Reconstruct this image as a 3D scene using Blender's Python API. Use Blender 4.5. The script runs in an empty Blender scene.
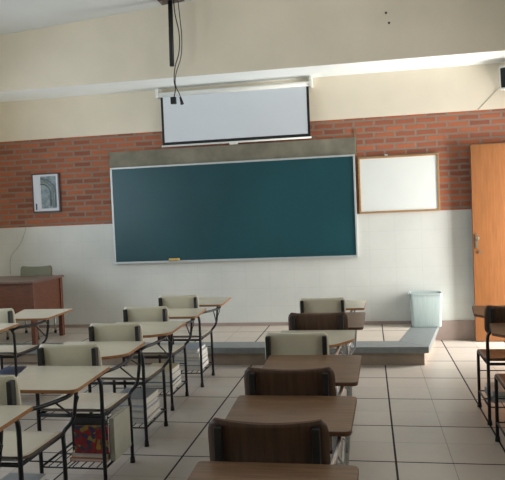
import bpy, bmesh, math, random
from mathutils import Vector, Matrix
random.seed(7)
S = bpy.context.scene
COL = S.collection
PI = math.pi

# ------------------------------------------------------------------ materials
def lin(c):
    return tuple(((x/255)/12.92 if x/255 <= .04045 else ((x/255+.055)/1.055)**2.4) for x in c)
def new_mat(name):
    m = bpy.data.materials.new(name); m.use_nodes = True
    nt = m.node_tree; b = nt.nodes['Principled BSDF']
    return m, nt, b
def N(nt, t, **kw):
    n = nt.nodes.new(t)
    for k, v in kw.items(): setattr(n, k, v)
    return n
def mix(nt, fac, a, b, blend='MIX'):
    n = N(nt, 'ShaderNodeMix', data_type='RGBA', blend_type=blend)
    for sock, val in ((n.inputs[0], fac), (n.inputs[6], a), (n.inputs[7], b)):
        if hasattr(val, 'is_output'): nt.links.new(val, sock)
        elif isinstance(val, (int, float)): sock.default_value = val
        else: sock.default_value = (*val, 1) if len(val) == 3 else val
    return n.outputs[2]
def math_(nt, op, a, b=None, c=None):
    n = N(nt, 'ShaderNodeMath', operation=op)
    for i, v in enumerate((a, b, c)):
        if v is None: continue
        if hasattr(v, 'is_output'): nt.links.new(v, n.inputs[i])
        else: n.inputs[i].default_value = v
    return n.outputs[0]
def coords(nt, scale=(1, 1, 1), loc=(0, 0, 0), rot=(0, 0, 0)):
    tc = N(nt, 'ShaderNodeTexCoord'); mp = N(nt, 'ShaderNodeMapping')
    mp.inputs['Scale'].default_value = scale; mp.inputs['Location'].default_value = loc
    mp.inputs['Rotation'].default_value = rot
    nt.links.new(tc.outputs['Object'], mp.inputs['Vector'])
    return mp.outputs['Vector']
def noise(nt, vec, scale, detail=3, rough=.5):
    n = N(nt, 'ShaderNodeTexNoise'); n.inputs['Scale'].default_value = scale
    n.inputs['Detail'].default_value = detail; n.inputs['Roughness'].default_value = rough
    nt.links.new(vec, n.inputs['Vector']); return n.outputs['Fac']
def ramp(nt, fac, stops):
    r = N(nt, 'ShaderNodeValToRGB'); e = r.color_ramp.elements
    while len(e) < len(stops): e.new(.5)
    for el, (p, c) in zip(e, stops): el.position = p; el.color = (*c, 1)
    nt.links.new(fac, r.inputs['Fac']); return r.outputs['Color']
def bump(nt, b, h, strength=.2, dist=.01):
    n = N(nt, 'ShaderNodeBump'); n.inputs['Strength'].default_value = strength
    n.inputs['Distance'].default_value = dist
    nt.links.new(h, n.inputs['Height']); nt.links.new(n.outputs['Normal'], b.inputs['Normal'])
def plain(name, c, rough=.5, metal=0, var=.08, scale=8, spec=.5):
    m, nt, b = new_mat(name); c = lin(c)
    f = noise(nt, coords(nt), scale)
    lo = tuple(x*(1-var) for x in c); hi = tuple(min(1, x*(1+var)) for x in c)
    nt.links.new(ramp(nt, f, [(.3, lo), (.7, hi)]), b.inputs['Base Color'])
    b.inputs['Roughness'].default_value = rough; b.inputs['Metallic'].default_value = metal
    b.inputs['Specular IOR Level'].default_value = spec
    return m
def wood(name, c1, c2, rough=.45, scale=(3, 30, 30), spec=.5):
    m, nt, b = new_mat(name)
    v = coords(nt, scale)
    f = noise(nt, v, 2.2, 6, .6)
    nt.links.new(ramp(nt, f, [(.3, lin(c1)), (.7, lin(c2))]), b.inputs['Base Color'])
    b.inputs['Roughness'].default_value = rough; b.inputs['Specular IOR Level'].default_value = spec
    return m

T = .335
def line_mask(nt, coord, off, period, half):
    u = math_(nt, 'SUBTRACT', coord, off)
    u = math_(nt, 'DIVIDE', u, period)
    fr = math_(nt, 'ABSOLUTE', math_(nt, 'SUBTRACT', math_(nt, 'FRACT', math_(nt, 'ADD', u, .5)), .5))
    return math_(nt, 'LESS_THAN', fr, half/period)
def floor_mat(name, base, dark, faint, rough, spec):
    m, nt, b = new_mat(name)
    v = coords(nt); sp = N(nt, 'ShaderNodeSeparateXYZ'); nt.links.new(v, sp.inputs[0])
    X, Y = sp.outputs[0], sp.outputs[1]
    f1 = noise(nt, v, 1.3, 4); f2 = noise(nt, v, 14, 5)
    lo = tuple(x*.92 for x in lin(base)); hi = lin(base)
    col = ramp(nt, math_(nt, 'ADD', math_(nt, 'MULTIPLY', f1, .6), math_(nt, 'MULTIPLY', f2, .4)), [(.35, lo), (.65, hi)])
    # slight tile-to-tile tone
    cx = math_(nt, 'FLOOR', math_(nt, 'DIVIDE', math_(nt, 'SUBTRACT', X, .1146), T))
    cy = math_(nt, 'FLOOR', math_(nt, 'DIVIDE', math_(nt, 'SUBTRACT', Y, 3.93), T))
    cb = N(nt, 'ShaderNodeCombineXYZ'); nt.links.new(cx, cb.inputs[0]); nt.links.new(cy, cb.inputs[1])
    wn = N(nt, 'ShaderNodeTexWhiteNoise'); nt.links.new(cb.outputs[0], wn.inputs['Vector'])
    t = math_(nt, 'MULTIPLY_ADD', wn.outputs['Value'], .10, .92)
    tc = N(nt, 'ShaderNodeCombineColor')
    for i in range(3): nt.links.new(t, tc.inputs[i])
    col = mix(nt, 1.0, col, tc.outputs[0], 'MULTIPLY')
    fx = math_(nt, 'MAXIMUM', line_mask(nt, X, .1146, T, .003), line_mask(nt, Y, 3.93, T, .0022))
    dk = math_(nt, 'MAXIMUM', line_mask(nt, X, .1146, 2*T, .0065), line_mask(nt, Y, 3.93, 2*T, .0065))
    col = mix(nt, math_(nt, 'MULTIPLY', fx, .75), col, lin(faint))
    col = mix(nt, dk, col, lin(dark))
    nt.links.new(col, b.inputs['Base Color'])
    b.inputs['Specular IOR Level'].default_value = spec
    r = math_(nt, 'MULTIPLY_ADD', f1, .05, rough)
    nt.links.new(math_(nt, 'MAXIMUM', r, math_(nt, 'MULTIPLY', dk, .9)), b.inputs['Roughness'])
    bump(nt, b, math_(nt, 'SUBTRACT', 1.0, dk), .25, .003)
    return m

M = {}
M['floor'] = floor_mat('floor_tiles', (198, 189, 178), (30, 27, 26), (128, 120, 112), .29, .5)
M['plaster'] = plain('cream_plaster', (230, 220, 200), .85, var=.05, scale=1.6)
M['ceil'] = plain('ceiling_paint', (196, 198, 195), .9, var=.04, scale=1.2)
M['beamwhite'] = plain('white_paint', (240, 245, 244), .75, var=.03, scale=2)
M['sidewall'] = plain('side_wall_paint', (205, 198, 180), .85, var=.05, scale=1.5)
M['concrete'] = plain('bare_concrete', (128, 124, 108), .9, var=.25, scale=5)
M['mortarstrip'] = plain('brown_mortar_strip', (132, 98, 74), .9, var=.2, scale=12)
M['skirt'] = plain('pinkish_skirting_tile', (158, 142, 134), .45, var=.1, scale=5)
M['riser'] = plain('riser_plaster', (150, 134, 118), .7, var=.12, scale=6)
M['stone'] = plain('grey_stone_nosing', (122, 127, 127), .42, var=.1, scale=20)
# brick
def brick_mat():
    m, nt, b = new_mat('red_brick')
    v = coords(nt, (1, 1, 1), (0, 0, 0), (-PI/2, 0, 0))   # x -> x, z -> y
    tc = N(nt, 'ShaderNodeTexCoord'); sp = N(nt, 'ShaderNodeSeparateXYZ'); nt.links.new(tc.outputs['Object'], sp.inputs[0])
    cb = N(nt, 'ShaderNodeCombineXYZ'); nt.links.new(sp.outputs[0], cb.inputs[0]); nt.links.new(sp.outputs[2], cb.inputs[1])
    nd = N(nt, 'ShaderNodeTexNoise'); nd.inputs['Scale'].default_value = 9; nt.links.new(cb.outputs[0], nd.inputs['Vector'])
    va = N(nt, 'ShaderNodeVectorMath', operation='MULTIPLY_ADD'); nt.links.new(nd.outputs['Color'], va.inputs[0])
    va.inputs[1].default_value = (.03, .014, 0); nt.links.new(cb.outputs[0], va.inputs[2])
    br = N(nt, 'ShaderNodeTexBrick'); nt.links.new(va.outputs[0], br.inputs['Vector'])
    br.inputs['Color1'].default_value = (*lin((190, 104, 68)), 1); br.inputs['Color2'].default_value = (*lin((126, 66, 54)), 1)
    br.inputs['Mortar'].default_value = (*lin((140, 130, 118)), 1)
    br.inputs['Scale'].default_value = 1; br.inputs['Mortar Size'].default_value = .0145
    br.inputs['Mortar Smooth'].default_value = .35; br.inputs['Bias'].default_value = -.1
    br.inputs['Brick Width'].default_value = .235; br.inputs['Row Height'].default_value = .07
    n2 = noise(nt, cb.outputs[0], 22, 4)
    col = mix(nt, math_(nt, 'MULTIPLY', n2, .35), br.outputs['Color'], lin((150, 108, 80)))
    n3 = noise(nt, cb.outputs[0], 2.0, 3)
    col = mix(nt, math_(nt, 'MULTIPLY', n3, .4), col, lin((146, 98, 76)))
    nt.links.new(col, b.inputs['Base Color']); b.inputs['Roughness'].default_value = .9
    bump(nt, b, math_(nt, 'SUBTRACT', 1.0, br.outputs['Fac']), .5, .008)
    return m
M['brick'] = brick_mat()
def walltile():
    m, nt, b = new_mat('white_wall_tile')
    v = coords(nt); sp = N(nt, 'ShaderNodeSeparateXYZ'); nt.links.new(v, sp.inputs[0])
    ln = math_(nt, 'MAXIMUM', line_mask(nt, sp.outputs[0], 0, .3, .0028), line_mask(nt, sp.outputs[2], 0, .2145, .0028))
    f = noise(nt, v, 2.5, 3)
    col = ramp(nt, f, [(.3, lin((206, 208, 203))), (.7, lin((216, 217, 211)))])
    col = mix(nt, math_(nt, 'MULTIPLY', ln, .18), col, lin((172, 170, 164)))
    nt.links.new(col, b.inputs['Base Color']); b.inputs['Roughness'].default_value = .4
    return m
M['walltile'] = walltile()
M['lam'] = plain('cream_laminate', (208, 201, 181), .24, var=.04, scale=6)
M['lam_back'] = plain('cream_laminate_back', (204, 198, 176), .4, var=.05, scale=6)
M['lam_edge'] = wood('plywood_edge', (132, 88, 50), (160, 112, 68), .6)
M['seat_edge'] = wood('dark_plywood_edge', (60, 48, 38), (84, 68, 52), .6)
M['wood_top'] = wood('brown_wood_laminate', (98, 73, 52), (132, 102, 76), .36, (2.2, 26, 20))
M['wood_dark'] = wood('dark_wood_laminate', (56, 39, 28), (88, 64, 47), .45, (26, 2, 2.0))
M['wood_edge'] = wood('dark_wood_edge', (70, 44, 26), (98, 62, 38), .6)
M['wood_seat'] = wood('orange_brown_seat', (112, 72, 46), (142, 96, 64), .4, (26, 3, 20))
M['frame'] = plain('black_painted_steel', (26, 27, 32), .4, .3, .1, 30)
M['bracket'] = plain('dark_bracket', (24, 24, 24), .5, 0, .1, 20)
M['chrome'] = plain('chromed_steel', (176, 176, 176), .28, .85, .05, 20)
M['rubber'] = plain('black_rubber', (16, 16, 17), .7, 0, .1, 20)
M['board'] = plain('dark_green_chalkboard', (25, 72, 80), .34, 0, .14, 1.1, .45)
M['alu'] = plain('aluminium_trim', (196, 200, 200), .4, .35, .04, 10)
M['whiteboard'] = plain('whiteboard_surface', (226, 230, 226), .3, 0, .02, 2)
M['woodtrim'] = wood('light_wood_trim', (150, 112, 72), (176, 136, 90), .5)
M['screen'] = plain('matte_screen_fabric', (216, 222, 228), .8, 0, .015, 2)
M['black'] = plain('matte_black', (14, 14, 16), .6, 0, .1, 20)
M['whiteplastic'] = plain('white_plastic', (226, 226, 220), .45, 0, .03, 8)
M['door'] = wood('orange_wood_door', (118, 72, 34), (136, 86, 44), .42, (22, 22, 1.6))
M['desk'] = wood('reddish_brown_desk', (78, 42, 26), (104, 58, 36), .42, (4, 4, 20))
M['desktop'] = wood('desk_top_wood', (88, 66, 56), (110, 84, 72), .35, (3, 26, 20))
M['steel'] = plain('brushed_lock_steel', (150, 140, 122), .35, .8, .06, 30)
M['pages'] = plain('book_pages', (206, 202, 192), .9, 0, .06, 60)
M['eraser_wood'] = plain('yellow_eraser_wood', (214, 176, 96), .7, 0, .06, 20)
M['felt'] = plain('grey_felt', (150, 146, 128), .95, 0, .1, 40)
M['mat'] = plain('white_picture_mount', (226, 230, 240), .6, 0, .02, 5)
M['pframe'] = plain('dark_picture_frame', (62, 44, 40), .4, 0, .1, 20)
def bin_mat():
    m, nt, b = new_mat('translucent_bin_plastic')
    f = noise(nt, coords(nt, (30, 30, 2)), 2)
    nt.links.new(ramp(nt, f, [(.3, lin((196, 212, 210))), (.7, lin((212, 226, 222)))]), b.inputs['Base Color'])
    b.inputs['Roughness'].default_value = .3; b.inputs['Transmission Weight'].default_value = .25
    b.inputs['IOR'].default_value = 1.2
    return m
M['olive'] = plain('olive_laminate', (112, 112, 84), .5, 0, .08, 8)
M['bin'] = bin_mat()
def print_mat():
    m, nt, b = new_mat('faded_blue_grey_print')
    tc = N(nt, 'ShaderNodeTexCoord')
    v = coords(nt); nz = N(nt, 'ShaderNodeTexNoise'); nz.inputs['Scale'].default_value = 16
    nt.links.new(v, nz.inputs['Vector'])
    col = ramp(nt, nz.outputs['Fac'], [(.35, lin((84, 104, 112))), (.55, lin((128, 144, 152))), (.75, lin((146, 160, 140)))])
    nt.links.new(col, b.inputs['Base Color']); b.inputs['Roughness'].default_value = .35
    return m
M['print'] = print_mat()
M['arch_a'] = plain('slate_blue_ink', (90, 106, 120), .4, 0, .2, 30)
M['arch_b'] = plain('olive_ink', (124, 138, 112), .4, 0, .2, 30)
M['ink'] = plain('dark_ink', (60, 52, 80), .5, 0, .1, 30)
def mag_mat():
    m, nt, b = new_mat('colourful_magazine_cover')
    vo = N(nt, 'ShaderNodeTexVoronoi'); vo.inputs['Scale'].default_value = 42
    nt.links.new(coords(nt), vo.inputs['Vector'])
    sc = N(nt, 'ShaderNodeSeparateColor'); nt.links.new(vo.outputs['Color'], sc.inputs[0])
    col = ramp(nt, sc.outputs[0], [(.0, lin((120, 24, 32))), (.35, lin((140, 35, 35))), (.5, lin((30, 46, 88))), (.7, lin((48, 56, 64))), (.9, lin((156, 128, 48)))])
    nt.links.new(col, b.inputs['Base Color']); b.inputs['Roughness'].default_value = .35
    return m
M['mag'] = mag_mat()
BOOKC = {'white': (196, 196, 190), 'off-white': (168, 168, 152), 'grey': (134, 138, 142), 'blue': (70, 88, 120), 'pale blue': (150, 166, 186), 'red': (140, 34, 36),
         'orange': (176, 86, 40), 'beige': (196, 184, 150), 'dark grey': (62, 66, 72), 'green': (70, 98, 80), 'brown': (104, 74, 56)}
for k, c in BOOKC.items(): M['book_'+k] = plain('book_cover_'+k.replace(' ', '_'), c, .4, 0, .06, 20)

# ------------------------------------------------------------------ mesh helpers
class MB:
    def __init__(s): s.bm = bmesh.new(); s.smooth = False
    def box(s, x0, x1, y0, y1, z0, z1, mi=0, rot=None, c=None):
        vs = [s.bm.verts.new(p) for p in [(x0,y0,z0),(x1,y0,z0),(x1,y1,z0),(x0,y1,z0),(x0,y0,z1),(x1,y0,z1),(x1,y1,z1),(x0,y1,z1)]]
        if rot is not None:
            c = Vector(c or ((x0+x1)/2, (y0+y1)/2, (z0+z1)/2))
            for v in vs: v.co = c + rot @ (v.co - c)
        for f in [(3,2,1,0),(4,5,6,7),(0,1,5,4),(1,2,6,5),(2,3,7,6),(3,0,4,7)]:
            fc = s.bm.faces.new([vs[i] for i in f]); fc.material_index = mi
        return s
    def tube(s, pts, r, seg=10, smooth=0, r1=None, mi=0):
        pts = [Vector(p) for p in pts]
        if smooth: pts = catmull(pts, smooth)
        rings = []; n = len(pts); up = None
        for i, p in enumerate(pts):
            d = (pts[min(i+1, n-1)] - pts[max(i-1, 0)]).normalized()
            if up is None:
                up = Vector((0,0,1)) if abs(d.z) < .9 else Vector((0,1,0))
            a = d.cross(up).normalized(); up = a.cross(d).normalized()
            rr = r if r1 is None else r + (r1-r)*i/(n-1)
            rings.append([s.bm.verts.new(p + rr*(math.cos(t*2*PI/seg)*a + math.sin(t*2*PI/seg)*up)) for t in range(seg)])
        for i in range(n-1):
            for t in range(seg):
                f = s.bm.faces.new((rings[i][t], rings[i][(t+1)%seg], rings[i+1][(t+1)%seg], rings[i+1][t])); f.smooth = True; f.material_index = mi
        for ring, rev in ((rings[0], True), (rings[-1], False)):
            f = s.bm.faces.new(ring[::-1] if rev else ring); f.material_index = mi
        return s
    def prism(s, poly, z0, z1, mi_side=1, mi_top=0, bevel=0):
        def ring(z, inset=0):
            c = Vector((sum(p[0] for p in poly)/len(poly), sum(p[1] for p in poly)/len(poly)))
            out = []
            for p in poly:
                d = Vector(p)-c; L = d.length
                q = c + d*((L-inset)/L if L else 1); out.append(s.bm.verts.new((q.x, q.y, z)))
            return out
        rs = [ring(z0, bevel), ring(z0+bevel), ring(z1-bevel), ring(z1, bevel)] if bevel else [ring(z0), ring(z1)]
        n = len(poly)
        f = s.bm.faces.new(rs[0][::-1]); f.material_index = mi_side
        f = s.bm.faces.new(rs[-1]); f.material_index = mi_top
        for a, b in zip(rs, rs[1:]):
            for i in range(n):
                f = s.bm.faces.new((a[i], a[(i+1)%n], b[(i+1)%n], b[i])); f.material_index = mi_side
        return s
    def sheet(s, fn, nu, nv, th, mi=0, mi_edge=None):
        """curved panel: fn(u,v)->point, thickened along its normal"""
        if mi_edge is None: mi_edge = mi
        P = [[Vector(fn(i/nu, j/nv)) for j in range(nv+1)] for i in range(nu+1)]
        def nrm(i, j):
            a = P[min(i+1,nu)][j]-P[max(i-1,0)][j]; b = P[i][min(j+1,nv)]-P[i][max(j-1,0)]
            return a.cross(b).normalized()
        A = [[s.bm.verts.new(P[i][j]+nrm(i,j)*th/2) for j in range(nv+1)] for i in range(nu+1)]
        B = [[s.bm.verts.new(P[i][j]-nrm(i,j)*th/2) for j in range(nv+1)] for i in range(nu+1)]
        for i in range(nu):
            for j in range(nv):
                f = s.bm.faces.new((A[i][j],A[i+1][j],A[i+1][j+1],A[i][j+1])); f.material_index = mi; f.smooth = True
                f = s.bm.faces.new((B[i][j+1],B[i+1][j+1],B[i+1][j],B[i][j])); f.material_index = mi; f.smooth = True
        per = [(i,0) for i in range(nu)]+[(nu,j) for j in range(nv)]+[(i,nv) for i in range(nu,0,-1)]+[(0,j) for j in range(nv,0,-1)]
        for k in range(len(per)):
            a, b = per[k], per[(k+1)%len(per)]
            f = s.bm.faces.new((A[a[0]][a[1]],B[a[0]][a[1]],B[b[0]][b[1]],A[b[0]][b[1]])); f.material_index = mi_edge
        return s
    def build(s, name, mats, parent=None, bevel=0, recalc=True):
        if recalc: bmesh.ops.recalc_face_normals(s.bm, faces=s.bm.faces[:])
        me = bpy.data.meshes.new(name); s.bm.to_mesh(me); s.bm.free()
        if not isinstance(mats, (list, tuple)): mats = [mats]
        for m in mats: me.materials.append(m)
        o = bpy.data.objects.new(name, me); COL.objects.link(o)
        if parent: o.parent = parent
        if bevel:
            md = o.modifiers.new('bevel', 'BEVEL'); md.width = bevel; md.segments = 2; md.limit_method = 'ANGLE'; md.angle_limit = .7
        return o
def catmull(pts, k):
    out = []; n = len(pts)
    for i in range(n-1):
        p0, p1, p2, p3 = pts[max(i-1,0)], pts[i], pts[i+1], pts[min(i+2,n-1)]
        for j in range(k):
            t = j/k
            out.append(.5*((2*p1)+(-p0+p2)*t+(2*p0-5*p1+4*p2-p3)*t*t+(-p0+3*p1-3*p2+p3)*t**3))
    out.append(pts[-1]); return out
def round_poly(poly, rad, seg=6):
    """poly CCW; rad per corner"""
    out = []; n = len(poly)
    for i in range(n):
        p, a, b = Vector(poly[i]), Vector(poly[i-1]), Vector(poly[(i+1)%n])
        r = rad[i] if isinstance(rad, (list, tuple)) else rad
        if r <= 0: out.append(tuple(p)); continue
        d1 = (a-p).normalized(); d2 = (b-p).normalized()
        ang = d1.angle(d2); t = min(r/math.tan(ang/2), (a-p).length*.48, (b-p).length*.48)
        q1, q2 = p+d1*t, p+d2*t
        for k in range(seg+1):
            s = k/seg; out.append(tuple((1-s)**2*q1+2*s*(1-s)*p+s*s*q2))
    return out
def empty(name, loc=(0,0,0), rz=0):
    o = bpy.data.objects.new(name, None); COL.objects.link(o); o.location = loc; o.rotation_euler.z = rz
    o.empty_display_size = .1; return o
def tag(o, label, cat, group=None):
    o['label'] = label; o['category'] = cat
    if group: o['group'] = group
    return o
def struct(o): o['kind'] = 'structure'; return o

# ------------------------------------------------------------------ room
XL, XR, YB, YW = -4.85, 2.07, -1.6, 7.694
def cz(x): return 3.94+.073*(x+2.2)
ZB = 3.13
struct(MB().box(XL-.3, XR+1.6, YB-.2, YW+.2, -.12, 0).build('floor', M['floor']))
w = MB()
w.box(XL, XR, YW, YW+.2, 0, 1.5015, 0)
w.box(XL, XR, YW, YW+.2, 1.5015, 2.619, 1)
w.box(XL, XR, YW-.004, YW+.2, 2.619, 4.4, 2)
struct(w.build('wall_front', [M['walltile'], M['brick'], M['plaster']]))
# ceiling follows the slope of the roof slab
c = MB(); bm = c.bm
vs = [bm.verts.new(p) for p in [(XL-.2,YB-.2,cz(XL-.2)),(XR+.2,YB-.2,cz(XR+.2)),(XR+.2,YW+.2,cz(XR+.2)),(XL-.2,YW+.2,cz(XL-.2))]]
vt = [bm.verts.new(v.co+Vector((0,0,.15))) for v in vs]
bm.faces.new(vs); bm.faces.new(vt[::-1])
for i in range(4): bm.faces.new((vs[i], vs[(i+1)%4], vt[(i+1)%4], vt[i]))
struct(c.build('ceiling', M['ceil']))
# beam: cream faces, white painted underside
c = MB(); bm = c.bm
Y1 = 7.1
pts = [(XL,Y1,ZB),(XR,Y1,ZB),(XR,YW-.004,ZB),(XL,YW-.004,ZB),(XL,Y1,cz(XL)),(XR,Y1,cz(XR)),(XR,YW-.004,cz(XR)),(XL,YW-.004,cz(XL))]
vs = [bm.verts.new(p) for p in pts]
for k, f in enumerate([(3,2,1,0),(4,5,6,7),(0,1,5,4),(1,2,6,5),(2,3,7,6),(3,0,4,7)]):
    bm.faces.new([vs[i] for i in f]).material_index = 1 if k == 0 else 0
struct(c.build('trim_1', [M['plaster'], M['beamwhite']]))
# anchor holes' plugs in the beam
for k, (x, z) in enumerate([(.258, 3.627), (.286, 3.519)]):
    struct(MB().tube([(x,Y1-.006,z),(x,Y1+.01,z)], .012, 10).build('trim_%d' % (2+k), M['bracket']))
# lintel above the chalkboard, mortar strip beside it, skirting
struct(MB().box(-3.17, -.115, YW-.02, YW+.01, 2.19, 2.40).build('trim_4', M['concrete'], bevel=.004))
struct(MB().box(-.135, -.105, YW-.008, YW+.01, 1.5, 2.5).build('trim_5', M['mortarstrip']))
struct(MB().box(XL, XR, YW-.015, YW+.01, 0, .228).build('baseboard_front', M['skirt'], bevel=.003))
def wall_with_holes(name, x0, x1, holes, zt):
    m = MB(); ys = sorted({YB, YW} | {h[0] for h in holes} | {h[1] for h in holes})
    for a, b in zip(ys, ys[1:]):
        hs = [h for h in holes if h[0] <= a and h[1] >= b]
        if not hs: m.box(x0, x1, a, b, 0, zt)
        else:
            h = hs[0]
            if h[2] > 0: m.box(x0, x1, a, b, 0, h[2])
            m.box(x0, x1, a, b, h[3], zt)
    return struct(m.build(name, M['sidewall']))
LW = [(.0, 2.1, 1.25, 2.75), (2.5, 4.6, 1.25, 2.75), (5.0, 6.3, 1.25, 2.75)]
RW = [(.3, 2.3, 2.05, 2.75), (2.8, 4.8, 2.05, 2.75), (6.62, 7.56, 0, 2.26)]
wall_with_holes('wall_left', XL-.2, XL, LW, cz(XL)+.02)
wall_with_holes('wall_right', XR, XR+.2, RW, cz(XR)+.02)
struct(MB().box(XL-.2, XR+.2, YB-.2, YB, 0, 4.4).build('wall_back', M['sidewall']))
glass = bpy.data.materials.new('window_glass'); glass.use_nodes = True
gn = glass.node_tree; gn.nodes.clear()
go = gn.nodes.new('ShaderNodeOutputMaterial'); gt = gn.nodes.new('ShaderNodeBsdfTransparent'); gg = gn.nodes.new('ShaderNodeBsdfGlossy')
gg.inputs['Roughness'].default_value = .02; gm = gn.nodes.new('ShaderNodeMixShader'); gm.inputs[0].default_value = .06
gn.links.new(gt.outputs[0], gm.inputs[1]); gn.links.new(gg.outputs[0], gm.inputs[2]); gn.links.new(gm.outputs[0], go.inputs[0])
k = 0
for (xa, xb), hs in (((XL-.13, XL-.08), LW), ((XR+.08, XR+.13), RW[:2])):
    for (a, b, z0, z1) in hs:
        k += 1; f = MB(); t = .04
        f.box(xa, xb, a, a+t, z0, z1); f.box(xa, xb, b-t, b, z0, z1)
        f.box(xa, xb, a+t, b-t, z0, z0+t); f.box(xa, xb, a+t, b-t, z1-t, z1)
        mid = (a+b)/2; f.box(xa, xb, mid-t/2, mid+t/2, z0+t, z1-t)
        o = struct(f.build('window_%d' % k, M['alu']))
        g = MB().box((xa+xb)/2-.003, (xa+xb)/2+.003, a+t/2, b-t/2, z0+t/2, z1-t/2).build('pane', glass, o)
# doorway frame on the right wall and the open door folded against the front wall
a, b, z1 = 6.62, 7.56, 2.26
f = MB(); f.box(XR-.01, XR+.16, a, a+.035, 0, z1); f.box(XR-.01, XR+.16, b-.035, b, 0, z1); f.box(XR-.01, XR+.16, a+.035, b-.035, z1-.035, z1)
struct(f.build('trim_6', M['door']))
dr = struct(MB().box(1.148, 2.045, 7.560, 7.598, .008, 2.222).build('door_1', M['door'], bevel=.003))
h = MB(); h.box(1.172, 1.200, 7.553, 7.561, 1.06, 1.22); h.tube([(1.186,7.556,1.17),(1.186,7.515,1.17)], .009, 12)
h.tube([(1.186,7.522,1.17),(1.186,7.505,1.17),(1.186,7.495,1.17)], .026, 14, 0, .018)
h.build('door_handle', M['steel'], dr)
lk = MB(); lk.tube([(1.215,7.561,1.02),(1.215,7.548,1.02)], .018, 14); lk.build('lock', M['steel'], dr)
hg = MB()
for z in (.3, 1.1, 1.95): hg.tube([(2.045,7.556,z),(2.045,7.556,z+.09)], .008, 8)
hg.build('hinge', M['steel'], dr)
# platform
PH = .19
plat_mat = floor_mat('platform_tiles', (206, 194, 180), (48, 42, 40), (140, 130, 118), .36, .5)
out = [(XL, 6.385), (.532, 6.385), (.765, YW-.016), (XL, YW-.016)]
m = MB(); bm = m.bm
m.prism([(XL,6.69),(.262,6.69),(.47,YW-.016),(XL,YW-.016)], .13, PH-.001, 0, 0)
struct(m.build('trim_7', plat_mat))
m = MB(); m.prism([(XL,6.43),(.492,6.43),(.72,YW-.016),(XL,YW-.016)], 0, .129, 0, 0)
struct(m.build('trim_8', M['riser']))
m = MB()
m.prism([(XL,6.385),(.532,6.385),(.262,6.69),(XL,6.69)], .128, PH, 0, 0)
m.prism([(.532,6.385),(.765,YW-.016),(.47,YW-.016),(.262,6.69)], .128, PH, 0, 0)
struct(m.build('trim_9', M['stone'], bevel=.004))

# ------------------------------------------------------------------ wall furniture
# chalkboard
bx0, bx1, bz0, bz1 = -3.163, -.132, .995, 2.199
o = tag(empty('chalkboard', (-1.663, YW, bz0)), 'long dark green chalkboard with a thin aluminium frame on the front wall', 'chalkboard')
def child(mb, name, mat, root, **kw):
    r = mb.build(name, mat, root, **kw); r.matrix_parent_inverse = Matrix.Translation(-Vector(root.location)) if root.rotation_euler.z == 0 else (Matrix.Translation(root.location) @ Matrix.Rotation(root.rotation_euler.z, 4, 'Z')).inverted(); return r
child(MB().box(bx0+.012, bx1-.012, YW-.035, YW-.003, bz0+.012, bz1-.012), 'writing_surface', M['board'], o)
f = MB(); t = .022
f.box(bx0, bx1, YW-.045, YW-.001, bz1-t, bz1); f.box(bx0, bx1, YW-.045, YW-.001, bz0, bz0+t)
f.box(bx0, bx0+t, YW-.045, YW-.001, bz0+t, bz1-t); f.box(bx1-t, bx1, YW-.045, YW-.001, bz0+t, bz1-t)
child(f, 'frame', M['alu'], o, bevel=.003)
child(MB().box(bx0, bx1, YW-.09, YW-.045, bz0+.002, bz0+.012), 'chalk_ledge', M['alu'], o)
# eraser
o = tag(empty('board_eraser', (-2.37, YW-.065, bz0+.012)), 'small yellow wooden board eraser on the ledge of the green chalkboard', 'eraser')
child(MB().box(-2.435, -2.305, YW-.088, YW-.048, bz0+.0125, bz0+.027), 'felt_pad', M['felt'], o)
child(MB().box(-2.435, -2.305, YW-.088, YW-.048, bz0+.027, bz0+.05), 'handle', M['eraser_wood'], o, bevel=.004)
# whiteboard
o = tag(empty('whiteboard', (.353, YW, 1.5)), 'small blank whiteboard with a light wooden frame right of the green chalkboard', 'whiteboard')
x0, x1, z0, z1 = -.100, .815, 1.50, 2.158; t = .022
child(MB().box(x0+.01, x1-.01, YW-.03, YW-.006, z0+.01, z1-.01), 'writing_surface', M['whiteboard'], o)
f = MB(); f.box(x0, x1, YW-.04, YW-.003, z1-t, z1); f.box(x0, x1, YW-.04, YW-.003, z0, z0+t)
f.box(x0, x0+t, YW-.04, YW-.003, z0+t, z1-t); f.box(x1-t, x1, YW-.04, YW-.003, z0+t, z1-t)
child(f, 'frame', M['woodtrim'], o, bevel=.003)
child(MB().box(.21, .245, YW-.035, YW-.003, z1, z1+.02), 'hanging_clip', M['alu'], o)
# projection screen
YS = 7.56
o = tag(empty('projection_screen', (-1.57, YS, 2.47)), 'white pull-down projection screen with black borders above the green chalkboard', 'projection screen')
hs = MB(); hs.tube([(-2.455,YS,3.037),(-.605,YS,3.037)], .028, 16); child(hs, 'roller_housing', M['whiteplastic'], o)
for x in (-2.485, -.62):
    child(MB().box(x, x+.03, YS-.034, YW-.008, 3.004, 3.112), 'end_bracket', M['whiteplastic'], o, bevel=.004)
X0, X1 = -2.43, -.632
f = MB(); f.box(X0, X1, YS-.002, YS+.002, 2.46, 3.02); child(f, 'screen_fabric', M['screen'], o)
f = MB(); f.box(X0, X0+.028, YS-.0035, YS+.0035, 2.46, 3.005); f.box(X1-.028, X1, YS-.0035, YS+.0035, 2.46, 3.005)
f.box(X0, X1, YS-.0035, YS+.0035, 2.427, 2.46); child(f, 'black_border', M['black'], o)
f = MB(); f.tube([(X0-.01,YS,2.416),(X1+.01,YS,2.416)], .011, 12); child(f, 'bottom_bar', M['whiteplastic'], o)
child(MB().box(-1.60, -1.50, YS-.012, YS+.005, 2.388, 2.410), 'pull_tab', M['whiteplastic'], o, bevel=.004)
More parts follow.
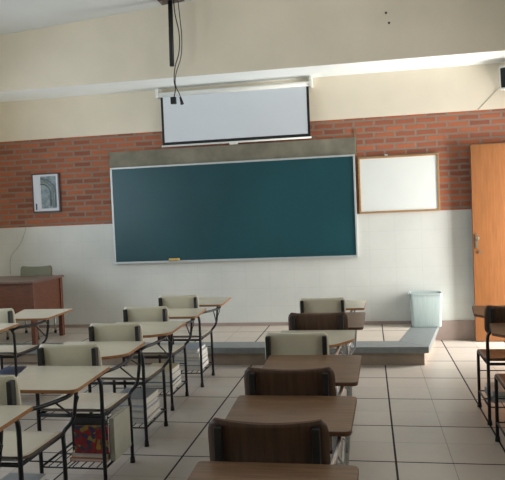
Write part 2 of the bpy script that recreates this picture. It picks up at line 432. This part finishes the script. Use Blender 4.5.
# picture
o = tag(empty('framed_picture', (-4.055, YW, 1.68)), 'small framed blue-grey print with a white strip on the brick wall', 'picture')
x0, x1, z0, z1 = -4.235, -3.86, 1.682, 2.182; t = .016
f = MB(); f.box(x0, x1, YW-.03, YW-.001, z1-t, z1); f.box(x0, x1, YW-.03, YW-.001, z0, z0+t)
f.box(x0, x0+t*.6, YW-.03, YW-.001, z0+t, z1-t); f.box(x1-t*1.2, x1, YW-.03, YW-.001, z0+t, z1-t)
child(f, 'frame', M['pframe'], o, bevel=.002)
child(MB().box(x0+.008, x1-.016, YW-.02, YW-.002, z0+.01, z1-.01), 'mount', M['mat'], o)
pr = child(MB().box(x0+.115, x1-.05, YW-.0225, YW-.019, z0+.05, z1-.04), 'print', M['print'], o)
cx, cz0 = x0+.115, z0+.10
for r, mt in ((.20, 'arch_a'), (.165, 'arch_b'), (.13, 'arch_a')):
    f = MB(); pts = []
    a = MB(); q = []
    for i in range(13):
        th = PI/2*i/12; q.append((cx+r*math.cos(th), YW-.0235, cz0+.14+r*math.sin(th)*.95))
    q.insert(0, (cx+r, YW-.0235, cz0-.03))
    a.tube(q, .008, 6); child(a, 'arch_line', M[mt], o)
child(MB().box(x0+.035, x0+.052, YW-.0225, YW-.019, z0+.035, z0+.115), 'caption_strip', M['ink'], o)
# speaker
o = tag(empty('wall_speaker', (1.60, 7.62, 2.92)), 'black loudspeaker in a pale casing at the top right corner of the wall', 'speaker')
rz = Matrix.Rotation(-.35, 3, 'Z') @ Matrix.Rotation(.15, 3, 'X'); cc = (1.60, 7.50, 2.93)
child(MB().box(1.475, 1.725, 7.42, 7.58, 2.80, 3.06, 0, rz, cc), 'cabinet', M['whiteplastic'], o, bevel=.012)
child(MB().box(1.492, 1.708, 7.408, 7.425, 2.825, 3.035, 0, rz, cc), 'grille', M['black'], o, bevel=.008)
child(MB().box(1.57, 1.63, 7.56, 7.69, 2.89, 2.96), 'bracket', M['bracket'], o)
ca = MB(); ca.tube([(1.50,YW-.02,2.86),(1.44,YW-.006,2.80),(1.35,YW-.006,2.71),(1.262,YW-.006,2.625)], .0028, 6, 4)
tag(ca.build('speaker_wire', M['felt']), 'thin grey wire running down from the corner speaker to the brick edge', 'wire')
ca = MB(); ca.tube([(-4.36,YW-.006,1.51),(-4.40,YW-.006,1.40),(-4.47,YW-.006,1.27),(-4.60,YW-.006,1.12),(-4.62,YW-.006,.9)], .0028, 6, 4)
tag(ca.build('loose_wire', M['felt']), 'thin grey cord hanging down the white tiles below the framed picture', 'cord')
# projector mount
pz = cz(-2.05)
o = tag(empty('projector_mount', (-2.05, 6.9, pz)), 'empty black projector ceiling mount with a hanging pole in front of the beam', 'projector mount')
f = MB(); f.box(-2.18, -1.92, 6.82, 6.98, pz-.035, pz-.012, 0, Matrix.Rotation(-.073, 3, 'Y'), (-2.05, 6.9, pz))
child(f, 'ceiling_plate', M['pframe'], o, bevel=.003)
f = MB(); f.tube([(-2.058,6.9,pz-.03),(-2.071,6.9,3.21)], .026, 14); child(f, 'pole', M['black'], o)
for dx in (-.1, .1):
    f = MB(); f.tube([(-2.05+dx,6.86,pz-.05),(-2.05+dx,6.86,pz-.01)], .010, 8); child(f, 'bolt', M['steel'], o)
c1 = MB(); c1.tube([(-1.99,6.80,pz+.003),(-1.985,6.81,3.75),(-1.965,6.87,3.55),(-1.975,6.87,3.35),(-2.025,6.87,3.2),(-2.045,6.87,3.05),(-2.035,6.87,2.95),(-2.055,6.87,2.86)], .006, 8, 5)
o = tag(empty('signal_cable', (-2.00, 6.88, 2.8)), 'dark cable ending in a square black plug hanging beside the projector pole', 'cable')
child(c1, 'cord', M['black'], o); child(MB().box(-2.092, -2.033, 6.85, 6.89, 2.79, 2.865), 'connector', M['black'], o, bevel=.004)
c1 = MB(); c1.tube([(-1.97,6.90,pz-.03),(-1.955,6.90,3.7),(-1.945,6.90,3.5),(-1.965,6.90,3.3),(-2.03,6.90,3.12),(-2.04,6.90,3.0),(-2.00,6.90,2.9),(-1.985,6.90,2.84)], .005, 8, 5)
o = tag(empty('power_cable', (-1.97, 6.9, 2.77)), 'thin dark cable ending in a narrow tapered plug beside the projector pole', 'cable')
child(c1, 'cord', M['black'], o)
f = MB(); f.tube([(-1.992,6.90,2.865),(-1.972,6.90,2.785)], .011, 10, 0, .02); child(f, 'connector', M['black'], o)

# ------------------------------------------------------------------ bin
BX, BY = .61, 7.555
o = tag(empty('waste_bin', (BX, BY, PH)), 'pale translucent rectangular waste bin on the platform corner below the whiteboard', 'bin')
def rr(w, d, r, n=6): return round_poly([(-w/2,-d/2),(w/2,-d/2),(w/2,d/2),(-w/2,d/2)], r, n)
f = MB(); lv = [(PH+.001,.310,.195),(PH+.012,.322,.205),(PH+.375,.345,.228),(PH+.38,.339,.222),(PH+.02,.315,.198)]
rings = []
for z, ww, dd in lv: rings.append([f.bm.verts.new((BX+x, BY+y, z)) for x, y in rr(ww, dd, .03)])
for a, b in zip(rings, rings[1:]):
    for i in range(len(a)): q = f.bm.faces.new((a[i], a[(i+1)%len(a)], b[(i+1)%len(a)], b[i])); q.smooth = True
f.bm.faces.new(rings[0][::-1]); f.bm.faces.new(rings[-1])
child(f, 'bin_body', M['bin'], o)
f = MB(); pr = [(PH+.365,.348,.232),(PH+.365,.356,.240),(PH+.383,.358,.240),(PH+.385,.342,.224),(PH+.380,.340,.222)]
rings = []
for z, ww, dd in pr: rings.append([f.bm.verts.new((BX+x, BY+y, z)) for x, y in rr(ww, dd, .035)])
for a, b in zip(rings, rings[1:]+rings[:1]):
    for i in range(len(a)): f.bm.faces.new((a[i], a[(i+1)%len(a)], b[(i+1)%len(a)], b[i]))
child(f, 'rim', M['bin'], o)
f = MB(); f.sheet(lambda u, v: (BX-.183-.012*math.sin(v*PI), BY-.09+.16*u, PH+.383-.06*v*(1+.3*math.sin(u*7))), 6, 4, .003)
child(f, 'liner_flap', M['bin'], o)

# ------------------------------------------------------------------ teacher's desk
o = tag(empty('teacher_desk', (-4.15, 6.85, PH)), 'reddish brown wooden teacher desk on the platform at the left', 'desk')
dx0, dx1, dy0, dy1, dz = -4.80, -3.62, 6.47, 7.19, .915
child(MB().box(dx0, dx1, dy0, dy1, dz-.028, dz), 'desk_top', M['desktop'], o, bevel=.004)
child(MB().box(dx0+.06, dx1-.055, dy0+.03, dy0+.05, PH+.30, dz-.028), 'modesty_panel', M['desk'], o)
for x in (dx0+.03, dx1-.05):
    child(MB().box(x, x+.02, dy0+.07, dy1-.07, PH+.30, dz-.028), 'side_panel', M['desk'], o)
for x in (dx0+.015, dx1-.065):
    for y in (dy0+.015, dy1-.07):
        child(MB().box(x, x+.05, y, y+.055, PH+.001, dz-.028), 'leg', M['desk'], o, bevel=.004)

# ------------------------------------------------------------------ tablet-arm chairs
# local frame: origin on the floor below the seat centre, +y = towards the board.
# rear right foot at (.195,-.21); front right foot at (.195,.21)
RX, RY = .195, -.21
def tab_poly(kind, sh=(0, 0), F=.68, B=.20):
    if kind == 'angled':   P = [(-.15,.235),(.17,.235),(.14,.79),(-.36,.79),(-.25,.38)]; R = [.02,.05,.015,.015,.03]
    elif kind == 'wide':   P = [(-.35,.27),(-.05,.265),(.075,.36),(.05,.82),(-.53,.82)]; R = [.03,.12,.12,.02,.02]
    elif kind == 'square': P = [(-.40,.25),(.095,.25),(.11,.83),(-.415,.83)]; R = [.02,.03,.03,.02]
    elif kind == 'round':  P = [(-.36,.24),(.0,.24),(.13,.46),(.13,.80),(-.38,.80)]; R = [.03,.14,.14,.02,.02]
    elif kind == 'left':   P = [(-.30,.25),(.14,.25),(.14,.95),(-.37,.95),(-.42,.45)]; R = [.02,.03,.03,.03,.03]
    y0 = min(p[1] for p in P); y1 = max(p[1] for p in P)
    P = [(x+RX+sh[0], RY+B+(y-y0)/(y1-y0)*(F-B)) for x, y in P]
    return round_poly(P, R)
_cache = {}
def mesh_once(key, fn):
    if key not in _cache:
        o = fn(); _cache[key] = o.data; md = [m for m in o.modifiers]
        o.data.use_fake_user = False
        bpy.data.objects.remove(o)
    return _cache[key]
def part(name, key, fn, root, bevel=0):
    me = mesh_once(key, fn)
    o = bpy.data.objects.new(name, me); COL.objects.link(o); o.parent = root
    if bevel:
        md = o.modifiers.new('bevel', 'BEVEL'); md.width = bevel; md.segments = 2; md.limit_method = 'ANGLE'; md.angle_limit = .7
    return o
SH, ZT = .445, .720
def seat_fn(u, v):
    x = -.21+.42*u; y = -.222+.437*v
    # rounded front corners
    ins = 0
    if v > .8: ins = .05*(1-math.sqrt(max(0, 1-((v-.8)/.2)**2)))
    if v < .25: ins = .05*(1-math.sqrt(max(0, 1-((.25-v)/.25)**2)))
    x *= 1-ins/.21
    z = SH+.004 - .012*math.sin(PI*u)*math.sin(PI*min(1, v*1.1)) - (.022*((v-.85)/.15)**2 if v > .85 else 0) + (.015*((.15-v)/.15)**2 if v < .15 else 0)
    return (x, y, z)
def back_fn(W, H, dp):
    def fn(u, v):
        if v > .72: k = 1-(1-math.sqrt(max(0, 1-((v-.72)/.28)**2)))*.11
        elif v < .25: k = 1-(1-math.sqrt(max(0, 1-((.25-v)/.25)**2)))*.10
        else: k = 1
        s = 2*u-1
        dip = -dp*(1-s*s)*max(0, v-.5)*2
        return (W*k*s, RY+.022 - .024*(v-.5) + .018*s*s, .637+H*v+dip)
    return fn
def make_chair(root, tone='cream', tablet='angled', sh=(0,0), metal='frame', rack=True, F=.68, B=.20):
    cm = tone == 'cream'
    seatm = [M['lam'], M['seat_edge']] if cm else ([M['wood_seat'], M['wood_edge']] if tone == 'brown' else [M['wood_dark'], M['wood_edge']])
    backm = [M['lam_back'], M['lam_edge']] if cm else [M['wood_dark'], M['wood_edge']]
    if tone == 'olive': backm = [M['olive'], M['wood_edge']]
    fm = M[metal]
    part('seat', ('seat', tone), lambda: MB().sheet(seat_fn, 14, 14, .014, 0, 1).build('seat', seatm), root)
    b = part('backrest', ('back', tone), lambda: MB().sheet(back_fn(.187 if cm else .206, .198, .004 if cm else .011), 20, 12, .016, 0, 0 if cm else 1).build('backrest', backm), root)
    for s in (-1, 1):
        part('backrest_bracket', ('brk', s), lambda: MB().box(s*.165-.013, s*.165+.013, RY-.014, RY+.026, .655, .815).build('backrest_bracket', M['bracket']), b, .004)
    for s in (-1, 1):
        l = part('leg', ('rleg', s, metal), lambda: MB().tube([(s*RX,RY,.018),(s*RX,RY,SH-.02),(s*RX,RY,.60),(s*(RX-.012),RY,.64),(s*(RX-.03),RY,.68),(s*(RX-.03),RY-.001,.80)], .0115, 10, 3).build('leg', fm), root)
        part('foot_cap', ('rcap', s), lambda: MB().tube([(s*RX,RY,.001),(s*RX,RY,.035)], .017, 10, 0, .014).build('foot_cap', M['rubber']), l)
        l = part('leg', ('fleg', s, metal), lambda: MB().tube([(s*RX,-RY,.018),(s*RX,-RY,.36),(s*RX,-RY-.004,SH-.022)], .0115, 10).build('leg', fm), root)
        part('foot_cap', ('fcap', s), lambda: MB().tube([(s*RX,-RY,.001),(s*RX,-RY,.035)], .017, 10, 0, .014).build('foot_cap', M['rubber']), l)
    def sf():
        m = MB(); z = SH-.017
        for s in (-1, 1): m.tube([(s*RX,RY,z),(s*RX,-RY,z)], .0105, 10)
        m.tube([(-RX,RY,z),(RX,RY,z)], .0105, 10); m.tube([(-RX,-RY,z),(RX,-RY,z)], .0105, 10)
        return m.build('seat_frame', fm)
    part('seat_frame', ('sf', metal), sf, root)
    if tablet:
        mats = [M['lam'], M['lam_edge']] if cm else [M['wood_top'], M['wood_edge']]
        part('writing_tablet', ('tab', tablet, sh, tone, F, B), lambda: MB().prism(tab_poly(tablet, sh, F, B), ZT-.018, ZT, 1, 0, .002).build('writing_tablet', mats), root)
        wd = 1 if tablet == 'angled' else (.3 if tablet == 'wide' else 0)
        def arm():
            m = MB()
            m.tube([(RX-.012,RY,.655),(RX+.01+.02*wd,RY+.03,.672),(RX+.02+.06*wd,RY+.12,.672),(RX+.03+.10*wd,RY+.25,.680),(RX+.03+.07*wd,RY+.36,ZT-.029),(RX,RY+.48,ZT-.029),(RX-.10,RY+.58,ZT-.029)], .0105, 10, 5)
            return m.build('armrest_tube', fm)
        part('armrest_tube', ('arm', metal, wd), arm, root)
        def sup():
            m = MB()
            m.tube([(RX,-RY-.006,SH-.02),(RX+.004,-RY+.01,SH),(RX+.03,-RY+.035,SH+.035),(RX+.045,-RY+.05,SH+.09),(RX+.055,-RY+.065,ZT-.04),(RX+.04,-RY+.07,ZT-.029),(RX-.04,-RY+.08,ZT-.029)], .0105, 10, 5)
            return m.build('tablet_support', fm)
        part('tablet_support', ('sup', metal), sup, root)
        def br():
            m = MB()
            m.tube([(RX+.02+.07*wd,RY+.17,.672),(RX+.04,-RY+.045,SH+.06)], .005, 8)
            m.tube([(RX+.03+.08*wd,RY+.32,.68),(RX+.05+.03*wd,-RY+.03,SH+.17),(RX+.046,-RY+.052,SH+.10)], .004, 8)
            return m.build('brace_rod', M['chrome'] if metal == 'chrome' else fm)
        part('brace_rod', ('brace', metal, wd), br, root)
    if rack:
        def rk():
            m = MB(); z = .125
            for s in (-1, 1): m.tube([(s*RX,RY,z),(s*RX,-RY,z)], .007, 8)
            for y in (RY, 0, -RY): m.tube([(-RX,y,z),(RX,y,z)], .005, 8)
            for i in range(7):
                x = -RX+2*RX*(i+1)/8; m.tube([(x,RY,z+.007),(x,-RY,z+.007)], .003, 6)
            m.tube([(-RX,-RY,.28),(RX,-RY,.28)], .004, 8)
            return m.build('book_rack', fm)
        part('book_rack', ('rack', metal), rk, root)
    return root
def chair(xr, yr, label, group, rz=0, z=0, **kw):
    root = empty('tablet_arm_chair' if kw.get('tablet', 1) else 'classroom_chair', (xr-RX, yr-RY, z), rz)
    tag(root, label, 'chair', group)
    return make_chair(root, **kw)
GA = 'cream chairs in the left rows'; GC = 'chairs in the middle row'; GR = 'dark chairs at the right edge'
A = [(-1.60, 1.95), (-1.60, 2.66), (-1.515, 3.385), (-1.522, 4.088), (-1.588, 4.88), (-1.527, 5.585)]
chair(*A[5], 'cream chair nearest the platform in the long left row', GA, tablet='angled', F=.74, B=.18)
chair(*A[4], 'cream chair second from the platform in the long left row', GA, tablet='angled', F=.68)
chair(*A[3], 'cream chair with rounded writing top, third from platform in long left row', GA, tablet='wide', sh=(.04, 0), F=.76, B=.18)
chair(*A[2], 'cream chair with colourful magazine in its rack, long left row', GA, tablet='wide', sh=(-.02, 0), F=.675)
chair(*A[1], 'cream chair at lower left edge with red book in its rack', GA, tablet='angled', sh=(.018, 0), F=.70)
chair(*A[0], 'chair in bottom left corner showing only the corner of its cream writing top', GA, tablet='angled', sh=(-.03,0), F=.66)
chair(-2.94, 4.90, 'cream chair at left edge just in front of the brown teacher desk', GA, tablet='angled', sh=(.025,0), F=.76, B=.19)
chair(-3.0, 4.17, 'left edge chair of which only a cream writing top shows', GA, tablet='angled', sh=(.0,0), F=.69)
Cc = [(-.15, 1.27), (-.164, 2.09), (-.181, 2.83), (-.242, 3.69), (-.176, 4.44), (-.198, 5.22)]
chair(*Cc[5], 'cream-backed chair at the platform end of the middle row', GC, tablet='square', sh=(.045,0), metal='chrome', F=.70)
chair(*Cc[4], 'dark brown chair second from the platform in the middle row', GC, tone='dark', tablet='square', sh=(.02,0), metal='chrome', F=.755, B=.06)
chair(*Cc[3], 'cream-backed chair between two dark ones in the middle row', GC, tablet='round', metal='chrome', F=.72)
chair(*Cc[2], 'dark brown chair with white and blue books beneath, behind the largest dark one', GC, tone='dark', tablet='square', sh=(.01,0), metal='chrome', F=.80)
chair(*Cc[1], 'largest dark brown chair, whose backrest is lowest in the middle row', GC, tone='dark', tablet='square', sh=(-.02,0), metal='chrome', F=.715, B=.25)
chair(*Cc[0], 'dark brown chair at bottom edge with only its writing top in frame', GC, tone='dark', tablet='square', sh=(-.015,.0), F=.76)
chair(1.175, 4.655, 'dark-backed chair with brown seat at right edge, nearer the wooden door', GR, tone='brown', tablet='left', F=.80)
chair(1.165, 3.905, 'brown-seated chair at right edge, partly in frame, nearer the camera', GR, tone='brown', tablet='left', F=.72)
chair(-3.835, 6.90, 'olive-backed chair standing behind the brown teacher desk', None, rz=PI, z=PH, tone='olive', tablet=None, metal='chrome', rack=False)

# ------------------------------------------------------------------ books
def book(loc, w, d, t, colour, label, group=None, rz=0, stand=None, cover=None):
    """lying book w (x) by d (y) by t; stand='x' stands on its edge facing the camera, 'y' facing sideways"""
    root = empty('book', loc, rz); tag(root, label, 'book', group)
    cm = cover or M['book_'+colour]
    def bx(x0, x1, y0, y1, z0, z1):
        P = (x0, x1, y0, y1, z0, z1)
        if stand == 'x':  return (x0, x1, z0-t/2, z1-t/2, y0+d/2, y1+d/2)
        if stand == 'y':  return (z0-t/2, z1-t/2, x0, x1, y0+d/2, y1+d/2)
        return P
    c = MB(); e = .0025
    c.box(*bx(-w/2, w/2, -d/2, d/2, 0, e)); c.box(*bx(-w/2, w/2, -d/2, d/2, t-e, t)); c.box(*bx(-w/2, -w/2+e, -d/2, d/2, e, t-e))
    c.build('cover', cm, root)
    MB().box(*bx(-w/2+e, w/2-.004, -d/2+.004, d/2-.004, e, t-e)).build('pages', M['pages'], root)
    return root
ZR = .1355
def pile(xr, yr, items, where, group, dx=-.10):
    z = ZR; n = len(items)
    ords = ['lowest', 'second lowest', 'third lowest', 'fourth lowest', 'fifth lowest']
    for i, (c, w, d, t) in enumerate(items):
        pos = 'topmost' if i == n-1 else ords[i]
        book((xr+dx+random.uniform(-.006,.006), yr+.21+random.uniform(-.01,.01), z), w, d, t, c,
             '%s book, %s in the rack pile under %s' % (c, pos, where), group, random.uniform(-.04,.04))
        z += t+.0006
    return z
pile(*A[5], [('grey',.26,.29,.045),('pale blue',.25,.28,.04),('grey',.25,.27,.03),('white',.24,.27,.045),('pale blue',.2,.26,.03)], 'the left-row chair nearest the platform', 'books under the farthest left-row chair', -.145)
pile(*A[4], [('white',.26,.29,.04),('dark grey',.26,.28,.03),('pale blue',.25,.28,.05),('beige',.24,.27,.045)], 'the left-row chair second from platform', 'books under the second left-row chair', -.145)
pile(*A[3], [('grey',.27,.29,.035),('white',.26,.28,.05),('pale blue',.25,.28,.03),('grey',.25,.27,.05)], 'the left-row chair third from platform', 'books under the third left-row chair', -.145)
pile(A[2][0], A[2][1], [('orange',.23,.28,.02),('beige',.22,.27,.03)], 'the chair with the colourful magazine', 'flat books under the fourth left-row chair', -.13)
zt = ZR+.0515
book((A[2][0]-.105, A[2][1]+.075, zt), .21, .16, .022, 'red', 'red and blue magazine standing on its edge in the rack of a left-row chair', cover=M['mag'], stand='x')
book((A[2][0]-.125, A[2][1]+.11, zt), .20, .215, .03, 'dark grey', 'dark grey book standing behind the colourful magazine', stand='x')
book((A[2][0]+.012, A[2][1]+.215, ZR),   .25, .25, .03, 'off-white', 'tall off-white book standing sideways in the rack beside the colourful magazine', stand='y')
pile(*A[1], [('red',.26,.30,.045),('pale blue',.22,.28,.035),('grey',.2,.27,.03)], 'the lower left edge chair', 'books under the chair at lower left edge', -.16)
pile(-2.94, 4.90, [('grey',.26,.30,.05),('pale blue',.25,.29,.045),('blue',.24,.28,.035)], 'the chair before the teacher desk', 'books under the chair before the teacher desk', -.16)
book((Cc[2][0]+.010, Cc[2][1]+.215, ZR), .28, .25, .026, 'white', 'white book standing in the rack of a middle dark chair, nearest its right legs', stand='y')
book((Cc[2][0]-.026, Cc[2][1]+.205, ZR), .27, .235, .028, 'blue', 'blue book standing in the rack of a middle dark chair, beside the white one', stand='y')
pile(1.175-.13, 4.655, [('grey',.22,.27,.04),('white',.2,.26,.035)], 'the right chair nearer the door', 'books under the right-hand chair', -.125)

# ------------------------------------------------------------------ light
def area(name, loc, rot, sx, sy, power, col):
    l = bpy.data.lights.new(name, 'AREA'); l.shape = 'RECTANGLE'; l.size = sx; l.size_y = sy; l.energy = power; l.color = col
    o = bpy.data.objects.new(name, l); COL.objects.link(o); o.location = loc; o.rotation_euler = rot; return o
for k, (a, b, z0, z1) in enumerate(LW):   # daylight outside the left windows, pointing +x
    area('daylight', (XL-.35, (a+b)/2, (z0+z1)/2), (0, -PI/2, 0), z1-z0, b-a, [32, 66, 46][k], (.76, .88, 1.0))
for k, (a, b, z0, z1) in enumerate(RW[:2]):
    area('daylight', (XR+.35, (a+b)/2, (z0+z1)/2), (0, PI/2, 0), z1-z0, b-a, [26, 56][k], (1.0, .97, .9))
area('doorway_daylight', (XR+.6, 7.05, 1.2), (0, PI/2, 0), 2.2, 1.0, 215, (1.0, .985, .955))
W = bpy.data.worlds.new('sky'); S.world = W; W.use_nodes = True
W.node_tree.nodes['Background'].inputs[0].default_value = (.80, .88, 1, 1)
W.node_tree.nodes['Background'].inputs[1].default_value = 1.2

# ------------------------------------------------------------------ camera (fitted to the room's tile grid)
f_px, yaw, pitch, roll, h = 643.97, .1792, .0361, -.0409, 1.5176
fw = Vector((-math.sin(yaw)*math.cos(pitch), math.cos(yaw)*math.cos(pitch), -math.sin(pitch)))
r0 = Vector((math.cos(yaw), math.sin(yaw), 0)); u0 = r0.cross(fw)
cr, sr = math.cos(roll), math.sin(roll)
r_ = cr*r0+sr*u0; u_ = -sr*r0+cr*u0
cam = bpy.data.cameras.new('camera'); co = bpy.data.objects.new('camera', cam); COL.objects.link(co)
cam.sensor_width = 36; cam.lens = f_px/505*36; cam.clip_start = .05
mw = Matrix((( r_.x, u_.x, -fw.x, 0), (r_.y, u_.y, -fw.y, 0), (r_.z, u_.z, -fw.z, h), (0,0,0,1)))
co.matrix_world = mw
S.camera = co
S.view_settings.view_transform = 'Standard'; S.view_settings.look = 'None'
S.view_settings.gamma = 1; S.view_settings.use_curve_mapping = False
S.view_settings.exposure = 0.0
